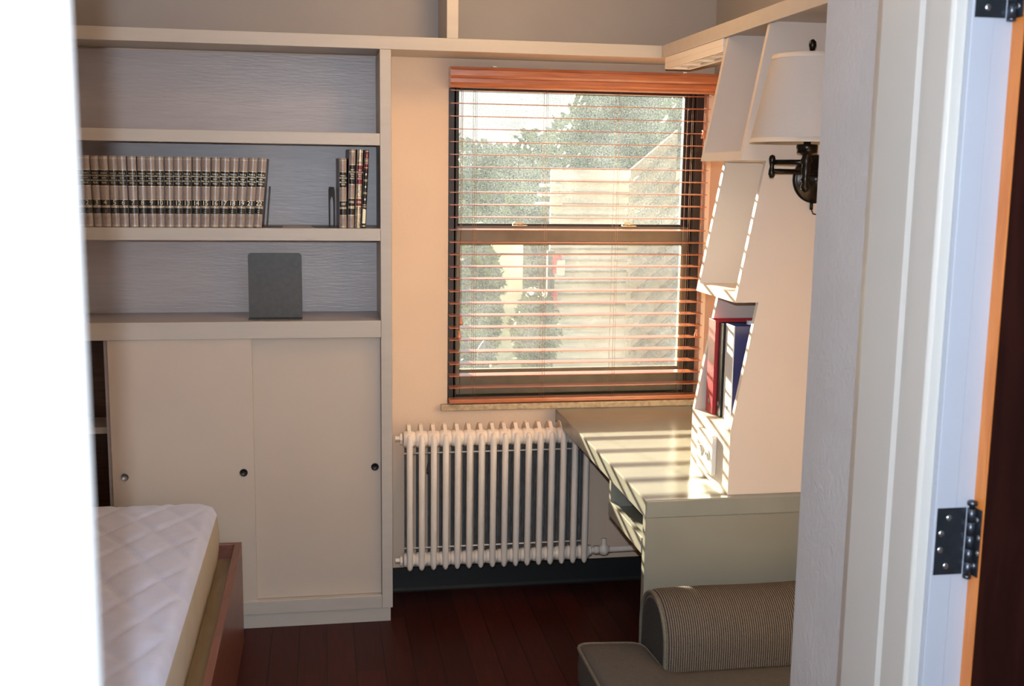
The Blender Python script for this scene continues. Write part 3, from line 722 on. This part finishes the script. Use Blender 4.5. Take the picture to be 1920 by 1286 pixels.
for k in range(3):
    a = 2*PI*k/3; tube(bm, [(LX, LY, zs1-.004), (LX+(RT-.004)*math.cos(a), LY+(RT-.004)*math.sin(a), zs1-.004)], .0015, 6)
obj('shade_spider', bm, M['bronze'], sh)
bm = bm_new(); tube(bm, [(bp.x-.012, HY0-.012, bp.z-.062), (bp.x-.012, HY0-.012, bp.z-.088)], .005, 8); tube(bm, [(bp.x-.012, HY0-.012, bp.z-.086), (bp.x-.004, HY0-.008, bp.z-.100), (bp.x+.02, HY0-.005, bp.z-.104), (bp.x+.09, HY0-.005, bp.z-.11)], .002, 6)
obj('lamp_switch', bm, M['bronze'], lp)

# ------------------------------------------------------------------ armchair
ch = thing('armchair', (1.10, 2.5, 0), 'dark grey ribbed upholstered armchair in front of the desk end', 'armchair')
def arm(y0, y1, ztop, x0, x1):
    bm = bm_new(); yc = (y0+y1)/2; r = (y1-y0)/2; n = 14; nx = 10
    def ring(x, s, drop=0):
        pts = [(y0+.01, .14), (y0+.006, .28)] + [(yc - r*s*math.cos(PI*k/n), ztop-r-drop + r*s*math.sin(PI*k/n)) for k in range(n+1)] + [(y1-.006, .28), (y1-.01, .14)]
        return [bm.verts.new((x, a, b)) for a, b in pts]
    rs = [ring(x0-.002+.0, .80), ring(x0, .92), ring(x0+.012, .985), ring(x0+.03, 1)] + [ring(x0+.03+(x1-x0-.03)*k/nx, 1 + .01*math.sin(k)) for k in range(1, nx+1)]
    for a, b in zip(rs, rs[1:]):
        for k in range(len(a)-1): f = bm.faces.new([a[k], b[k], b[k+1], a[k+1]]); f.smooth = True; f.material_index = 0
        bm.faces.new([a[-1], b[-1], b[0], a[0]])
    f = bm.faces.new(rs[0]); f.material_index = 1
    bm.faces.new(rs[-1][::-1])
    o = obj('arm', bm, [M['arm_cloth'], M['side_cloth']], ch)
    bm = bm_new(); pts = [(x0-.001, y0+.008, .15), (x0-.001, y0+.008, .28)] + [(x0-.002, yc - r*.93*math.cos(PI*k/n), ztop-r + r*.93*math.sin(PI*k/n)) for k in range(n+1)] + [(x0-.001, y1-.008, .28), (x0-.001, y1-.008, .15)]
    tube(bm, pts, .0055, 8); obj('piping', bm, M['piping'], o)
AY0, AY1 = 2.625, 2.865
arm(AY0, AY1, .580, .885, 1.50)
arm(2.110, 2.250, .545, .865, 1.50)
def cushion(outline, z0, z1, crown, name, m):
    bm = bm_new(); c = Vector((.785, 2.44))
    def loop(s, z): return [bm.verts.new((p[0]+(c.x-p[0])*s*1.0, p[1]+(c.y-p[1])*s, z)) for p in outline]
    lv = [(.30, z0), (.04, z0+.004), (.0, z0+.02), (-.012, (z0+z1)/2), (0, z1-.018), (.02, z1-.002), (.06, z1+.006), (.2, z1+crown*.55), (.45, z1+crown*.85), (.75, z1+crown)]
    L = [loop(s, z) for s, z in lv]
    for a, b in zip(L, L[1:]):
        for k in range(len(a)):
            f = bm.faces.new([a[k], a[(k+1) % len(a)], b[(k+1) % len(a)], b[k]]); f.smooth = True
    bm.faces.new(L[0][::-1]); bm.faces.new(L[-1]).smooth = True
    return obj(name, bm, m, ch)
def roundpoly(pts, r, n=5):
    out = []; N_ = len(pts)
    for i in range(N_):
        p0, p, p1 = Vector(pts[i-1]), Vector(pts[i]), Vector(pts[(i+1) % N_])
        a = (p0-p).normalized(); b = (p1-p).normalized()
        A = p+a*r; Bq = p+b*r
        for k in range(n+1):
            t = k/n; out.append(tuple((A*(1-t)**2 + p*2*t*(1-t) + Bq*t*t)))
    res = []
    for i in range(len(out)):                      # even the long edges out
        a, b = Vector(out[i]), Vector(out[(i+1) % len(out)]); m_ = max(1, int((b-a).length/.05))
        for k in range(m_): res.append(tuple(a+(b-a)*k/m_))
    return res
ol = roundpoly([(.690, 2.150), (.855, 2.150), (.870, 2.262), (1.36, 2.262), (1.36, 2.612), (.885, 2.612), (.872, 2.815), (.690, 2.835)], .04)
cu = cushion(ol, .285, .405, .020, 'seat_cushion', M['seat_cloth'])
bm = bm_new(); tube(bm, [(x, y, .400) for x, y in ol] + [(ol[0][0], ol[0][1], .400)], .0055, 8); obj('piping', bm, M['piping'], cu)
obj('base', one(box, .715, 1.50, 2.125, 2.850, .10, .280), M['side_cloth'], ch, bevel=.02)
bm = bm_new(); prism(bm, [(1.37, .29), (1.50, .12), (1.555, .84), (1.50, .88), (1.44, .86)], 2.255, 2.620, 'y'); obj('backrest', bm, M['arm_cloth'], ch, bevel=.03)
for x in (.76, 1.46):
    for y in (2.16, 2.81): obj('leg', one(lathe, [(.014, 0), (.022, .10)], (x, y, 0), seg=12), M['desk_under'], ch)

# ------------------------------------------------------------------ bed and mattress
bd = thing('bed', (-.8, 2.9, 0), 'reddish wood platform bed frame along the left side', 'bed')
bx, bxi, by1, bz, bxl, by0 = -.298, -.322, 3.905, .378, -1.36, 1.92
obj('side_rail', one(box, bxi, bx, by0, by1, 0.004, bz), M['bed_wood'], bd, bevel=.002)
obj('side_rail', one(box, bxl, bxl+.024, by0, by1, 0.004, bz), M['bed_wood'], bd, bevel=.002)
obj('end_board', one(box, bxl+.0245, bxi-.0005, by1-.022, by1, .004, bz), M['bed_wood'], bd, bevel=.002)
obj('end_board', one(box, bxl+.0245, bxi-.0005, by0, by0+.022, .004, bz), M['bed_wood'], bd, bevel=.002)
obj('mattress_deck', one(box, bxl+.0245, bxi-.0005, by0+.0225, by1-.0225, .305, .325), M['ply'], bd)
mt = thing('mattress', (-.85, 2.9, .326), 'white quilted mattress lying on the wooden bed frame', 'mattress')
mx0, mx1, my0, my1, mz0, mz1 = -1.325, -.372, 1.96, 3.865, .3262, .540
bm = bm_new(); nx, ny = 84, 160; grid = []
for j in range(ny+1):
    row = []
    for i in range(nx+1):
        x = mx0+(mx1-mx0)*i/nx; y = my0+(my1-my0)*j/ny
        # rounded corners in plan
        r = .07; cx_ = min(max(x, mx0+r), mx1-r); cy_ = min(max(y, my0+r), my1-r)
        dx, dy = x-cx_, y-cy_; d = math.hypot(dx, dy)
        if d > 1e-6 and dx and dy:
            q = max(abs(dx), abs(dy))/d; x, y = cx_+dx*q, cy_+dy*q
        e = min(x-mx0, mx1-x, y-my0, my1-y)
        if dx and dy: e = max(0, r - math.hypot(x-cx_, y-cy_))
        a = (x+y*.55)/.155; b = (x-y*.55)/.155; wv = .10*math.sin(9*x+3*y) + .05*math.sin(5*y-11*x)
        qa = abs(math.sin(PI*(a+wv))); qb = abs(math.sin(PI*(b-wv)))
        puff = .0085*min(1, (qa*2.2))**.5*min(1, qb*2.2)**.5 + .003*noise.noise((x*9, y*9, 0))
        rim = .030
        drop = 0 if e > rim else -(rim - math.sqrt(max(0, rim*rim-(rim-e)**2)))*.85
        row.append(bm.verts.new((x, y, mz1 + puff*min(1, e/.03) + drop)))
    grid.append(row)
for j in range(ny):
    for i in range(nx):
        f = bm.faces.new([grid[j][i], grid[j][i+1], grid[j+1][i+1], grid[j+1][i]]); f.smooth = True
obj('quilted_top', bm, M['mattress'], mt)
bm = bm_new()
rim = [grid_pt for grid_pt in []]
ring = []
def plan(n=10, r=.07, inset=0):
    out = []
    for cx_, cy_, a0 in ((mx1-r, my1-r, 0), (mx0+r, my1-r, PI/2), (mx0+r, my0+r, PI), (mx1-r, my0+r, 1.5*PI)):
        for k in range(n+1): a = a0+PI/2*k/n; out.append((cx_+(r-inset)*math.cos(a), cy_+(r-inset)*math.sin(a)))
    return out
levels = [(.012, mz0), (.002, mz0+.012), (-.004, mz0+.07), (-.005, mz0+.12), (-.001, mz1-.034), (.0005, mz1-.0265)]
R_ = [[bm.verts.new((x, y, z)) for x, y in plan(inset=i)] for i, z in levels]
for a, b in zip(R_, R_[1:]):
    for k in range(len(a)): bm.faces.new([a[k], a[(k+1) % len(a)], b[(k+1) % len(a)], b[k]]).smooth = True
bm.faces.new(R_[0][::-1])
obj('mattress_border', bm, M['mat_side'], mt)

# ------------------------------------------------------------------ open door of the side room with its hinges
dr = struct('door_1', one(box, 1.0575, 1.86, 1.562, 1.602, .01, DZ-.005), [M['door_face']])
bm = bm_new(); box(bm, 1.0555, 1.0573, 1.5625, 1.6015, .01, DZ-.005); struct('door_edge', bm, M['door_edge'], parent=None) if 0 else obj('door_edge', bm, M['door_edge'], dr)
for zc in (1.112, 2.005):
    hh = .057
    bm = bm_new(); box(bm, .989, 1.040, 1.5865, 1.5879, zc-hh, zc+hh); h1 = bm
    box(h1, 1.0535, 1.0553, 1.565, 1.592, zc-hh, zc+hh)
    hg = obj('hinge', h1, M['hinge'], dr)
    bm = bm_new(); kx, ky = 1.0465, 1.581
    for k in range(5): tube(bm, [(kx, ky, zc-hh+.0005+k*2*hh/5), (kx, ky, zc-hh-.0005+(k+1)*2*hh/5)], .0068, 14)
    lathe(bm, [(.0045, 0), (.0045, .004), (.0085, .006), (.0085, .011), (.006, .013), (.001, .0135)], (kx, ky, zc+hh), seg=16); lathe(bm, [(.001, -.006), (.007, -.005), (.007, 0)], (kx, ky, zc-hh), seg=16)
    obj('hinge_knuckle', bm, M['hinge'], hg)
    bm = bm_new()
    for dx, dz in ((.018, .040), (.006, .014), (.006, -.014), (.018, -.042)):
        lathe(bm, [(.0055, 0), (.005, -.0012), (.001, -.0016)], (.994+dx-.002, 1.5864, zc+dz), 'y', 12)
    for dy, dz in ((.014, .038), (.022, .010), (.022, -.016), (.014, -.040)):
        lathe(bm, [(.005, 0), (.0045, -.0012), (.001, -.0016)], (1.0534, 1.590-dy, zc+dz), 'x', 12)
    obj('screw', bm, M['screw'], hg)

# ------------------------------------------------------------------ outside
GZ = -.55
M['lawn'] = mat('sunlit_grass', (.22,.30,.11), .9, .25, 3, bump=.6, bscale=30)
M['siding'] = mat('cream_clapboard', (.70,.65,.56), .7, .04, 2)
M['siding_b'] = mat('tan_porch_boards', (.55,.45,.33), .7, .06, 2)
M['shadow_line'] = mat('brown_shadow_stripe', (.28,.22,.15), .7, .06, 2)  # shadow colour for the house stripes and course lines
M['roof'] = mat('brown_shingle', (.18,.14,.11), .8, .2, 30)
M['leaf'] = mat('tree_leaf', (.17,.22,.07), .6, .35, 2.2, col2=(.05,.085,.045))
M['bark'] = mat('tree_bark', (.12,.09,.07), .9, .2, 20)
M['red'] = mat('red_enamel', (.65,.05,.05), .4)
M['white_p'] = mat('white_enamel', (.8,.8,.78), .4)
M['iron'] = mat('black_iron', (.04,.045,.05), .5)
bm = bm_new(); box(bm, -30, 40, W+.6, 60, GZ-.1, GZ); g = struct('ground_lawn', bm, M['lawn'])
# neighbour house
HYD = 11.0
hx0 = at(1030, 500, y=HYD).x; hx1 = at(1420, 500, y=HYD).x; hzt = at(1100, 318, y=HYD).z
ho = thing('neighbour_house', ((hx0+hx1)/2, HYD+2, GZ), 'cream clapboard house seen through the window beyond the lawn', 'house')
sx0_ = at(1182, 400, y=HYD-.05).x
bm = bm_new(); prism(bm, [(hx0, HYD+.02), (hx1, HYD+.02), (hx1, HYD+3), (hx0+hx0/HYD*3.1, HYD+3)], GZ, hzt, 'z')
z = GZ
while z < hzt-.02:
    z1 = min(z+.115, hzt); prism(bm, [(HYD+.02, z), (HYD-.028, z), (HYD+.010, z1), (HYD+.02, z1)], hx0, hx1, 'x'); z = z1
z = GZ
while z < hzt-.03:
    box(bm, hx0-.005, sx0_, HYD-.034, HYD-.0281, z, z+.020, 1); z += .115  # brown strips stand in for the shadow line of each course
obj('clapboard_wall', bm, [M['siding'], M['shadow_line']], ho)
bm = bm_new()
sx0, sx1 = at(1182, 400, y=HYD-.3).x, at(1268, 400, y=HYD-.3).x
zz = GZ
ztop0, ztop1 = at(1182, 318, y=HYD-.3).z, at(1268, 243, y=HYD-.3).z
prism(bm, [(sx0, GZ), (sx1, GZ), (sx1, ztop1), (sx0, ztop0)], HYD-.25, HYD-.22, 'y')
obj('porch_wall', bm, M['siding_b'], ho)
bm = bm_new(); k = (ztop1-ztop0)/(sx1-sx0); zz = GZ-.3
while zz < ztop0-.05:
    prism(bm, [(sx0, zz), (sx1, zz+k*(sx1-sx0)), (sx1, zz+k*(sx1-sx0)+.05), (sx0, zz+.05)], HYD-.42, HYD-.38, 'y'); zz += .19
obj('shadow_stripes', bm, M['shadow_line'], ho)  # slanted boards added in place of shadow stripes across the wall
ax0, ax1 = at(922, 500, y=HYD+1.5).x, at(1034, 500, y=HYD+1.5).x; az1 = at(980, 452, y=HYD+1.5).z
obj('garage_wall', one(box, ax0, hx0-.001, HYD+1.5, HYD+3, GZ, az1), M['siding'], ho)
# stacked ledges stepping at the house corner
bm = bm_new()
for px, py in ((1028, 345), (1024, 362), (1020, 380)):
    p = at(px, py, y=HYD-.1); box(bm, p.x-.05, hx0+.1, HYD-.1, HYD+.1, p.z-.03, p.z)
obj('ledge', bm, M['siding'], ho)
# red and white post, dark drainpipe
p0 = at(1036, 470, y=HYD-.5); p1 = at(1030, 700, y=HYD-.5)
rp = thing('garden_sign', (p0.x, HYD-.5, GZ), 'red and white sign on a dark post at the corner of the house outside', 'sign')
obj('post', one(box, p0.x-.05, p0.x+.02, HYD-.52, HYD-.46, GZ, p0.z), M['iron'], rp)
a = at(1036, 478, y=HYD-.56); b = at(1052, 512, y=HYD-.56); obj('sign_panel', one(box, a.x, b.x, HYD-.58, HYD-.54, b.z, a.z), M['red'], rp)
a = at(1044, 488, y=HYD-.6); b = at(1058, 516, y=HYD-.6); obj('sign_label', one(box, a.x, b.x, HYD-.62, HYD-.585, b.z, a.z), M['white_p'], rp)
a = at(1034, 548, y=HYD-.56); b = at(1044, 590, y=HYD-.56); obj('sign_panel', one(box, a.x, b.x, HYD-.58, HYD-.54, b.z, a.z), M['red'], rp)
# garden lamp
p = at(908, 705, y=8.6); q = at(908, 655, y=8.6)
gl = thing('garden_lantern', (p.x, 8.6, GZ), 'small dark garden lantern standing on the lawn outside', 'lantern')
obj('post', one(lathe, [(.07, GZ), (.05, GZ+.05), (.03, GZ+.1), (.03, q.z-.1), (.06, q.z-.08), (.06, q.z), (.02, q.z+.06), (.001, q.z+.08)], (p.x, 8.6, 0), seg=12), M['iron'], gl)
# trees and shrubs made of many small leaves
def tree(name, label, c, rad, n, leaf, cat='tree', trunk=True, group=None):
    t = thing(name, (c[0], c[1], GZ), label, cat, group)
    bm = bm_new()
    for _ in range(n):
        while True:
            v = Vector((random.uniform(-1,1), random.uniform(-1,1), random.uniform(-1,1)))
            if .25 < v.length < 1: break
        kk = .75 + .35*noise.noise(v*2.3+Vector(c))
        p = Vector(c) + Vector((v.x*rad[0], v.y*rad[1], v.z*rad[2]))*kk
        if p.z < GZ+.02: continue
        s = leaf*random.uniform(.6, 1.3)
        a = Vector((random.gauss(0,1), random.gauss(0,1), random.gauss(0,1))).normalized(); b = a.orthogonal().normalized(); c3 = a.cross(b)
        vs = [bm.verts.new(p + b*s*.5*u + c3*s*w) for u, w in ((0,-1),(1,-.1),(0,1),(-1,-.1))]
        bm.faces.new(vs)
    obj('foliage', bm, M['leaf'], t)
    if trunk:
        bm = bm_new(); tube(bm, [(c[0], c[1], GZ), (c[0]+.1, c[1], c[2]*.5), (c[0], c[1], c[2])], [.22,.16,.08], 10); obj('trunk', bm, M['bark'], t)
q = at(950, 425, y=17); tree('leafy_tree', 'large leafy tree behind the lawn, seen through the left of the upper window pane', (q.x, 17, q.z), (1.9, 1.8, 1.75), 9000, .11)
q = at(1190, 300, y=23); tree('leafy_tree', 'broad leafy tree rising over the roof of the neighbour house', (q.x, 23, q.z), (2.3, 2, 2.5), 12000, .13)
q = at(1400, 260, y=17); tree('leafy_tree', 'dense tree at the right side of the view through the window', (q.x, 17, q.z), (1.8, 1.6, 3.0), 6000, .13)
q = at(895, 540, y=9.9); tree('tall_shrub', 'grey-green shrub on the lawn behind the lower left window pane', (q.x, 9.9, q.z-.2), (.30, .3, .95), 3500, .06, 'shrub', False)
q = at(1004, 610, y=10.2); tree('low_shrub', 'dark rounded shrub beside the house corner outside', (q.x, 10.2, q.z-.05), (.30, .3, .50), 2200, .05, 'shrub', False)

# ------------------------------------------------------------------ light
sun_d = Vector((.25, -1, -.265)).normalized()
sl = bpy.data.lights.new('sun', 'SUN'); sl.energy = 43; sl.angle = math.radians(.6); sl.color = (1, .83, .61)
so = bpy.data.objects.new('sun', sl); COL.objects.link(so); so.rotation_euler = sun_d.to_track_quat('-Z', 'Y').to_euler(); so.location = (-1, 9, 6)
w = bpy.data.worlds.new('sky'); sc.world = w; w.use_nodes = True; nt = w.node_tree; nt.nodes.clear()
wo = N(nt, 'ShaderNodeOutputWorld'); bg = N(nt, 'ShaderNodeBackground', Strength=.72)
tc = N(nt, 'ShaderNodeTexCoord'); sx = N(nt, 'ShaderNodeSeparateXYZ'); nt.links.new(tc.outputs['Generated'], sx.inputs[0])
cr = N(nt, 'ShaderNodeValToRGB'); cr.color_ramp.elements[0].position = 0; cr.color_ramp.elements[0].color = (1, .97, .92, 1); cr.color_ramp.elements[1].position = .6; cr.color_ramp.elements[1].color = (.55, .72, 1, 1)
nt.links.new(sx.outputs['Z'], cr.inputs['Fac']); nt.links.new(cr.outputs[0], bg.inputs['Color']); nt.links.new(bg.outputs[0], wo.inputs['Surface'])
# camera flash, just above the lens
fl = bpy.data.lights.new('flash', 'POINT'); fl.energy = 158; fl.shadow_soft_size = .007; fl.color = (.90, .98, 1.10)
fo = bpy.data.objects.new('flash', fl); COL.objects.link(fo); fo.location = (-.020, .0, CAMZ+.09)
# warm fill light added under the ceiling, no fixture (out of view)
rl = bpy.data.lights.new('warm_fill_light', 'POINT'); rl.energy = 15; rl.shadow_soft_size = .12; rl.color = (1, .58, .26)
ro = bpy.data.objects.new('warm_fill_light', rl); COL.objects.link(ro); ro.location = (.60, 3.3, 2.5)

sc.view_settings.view_transform = 'Standard'; sc.view_settings.look = 'None'; sc.view_settings.gamma = 1; sc.view_settings.use_curve_mapping = False
sc.view_settings.exposure = 0
sc.cycles.max_bounces = 10; sc.cycles.diffuse_bounces = 6; sc.cycles.transparent_max_bounces = 12
sc.cycles.caustics_reflective = False; sc.cycles.caustics_refractive = False
sc.cycles.sample_clamp_indirect = 8
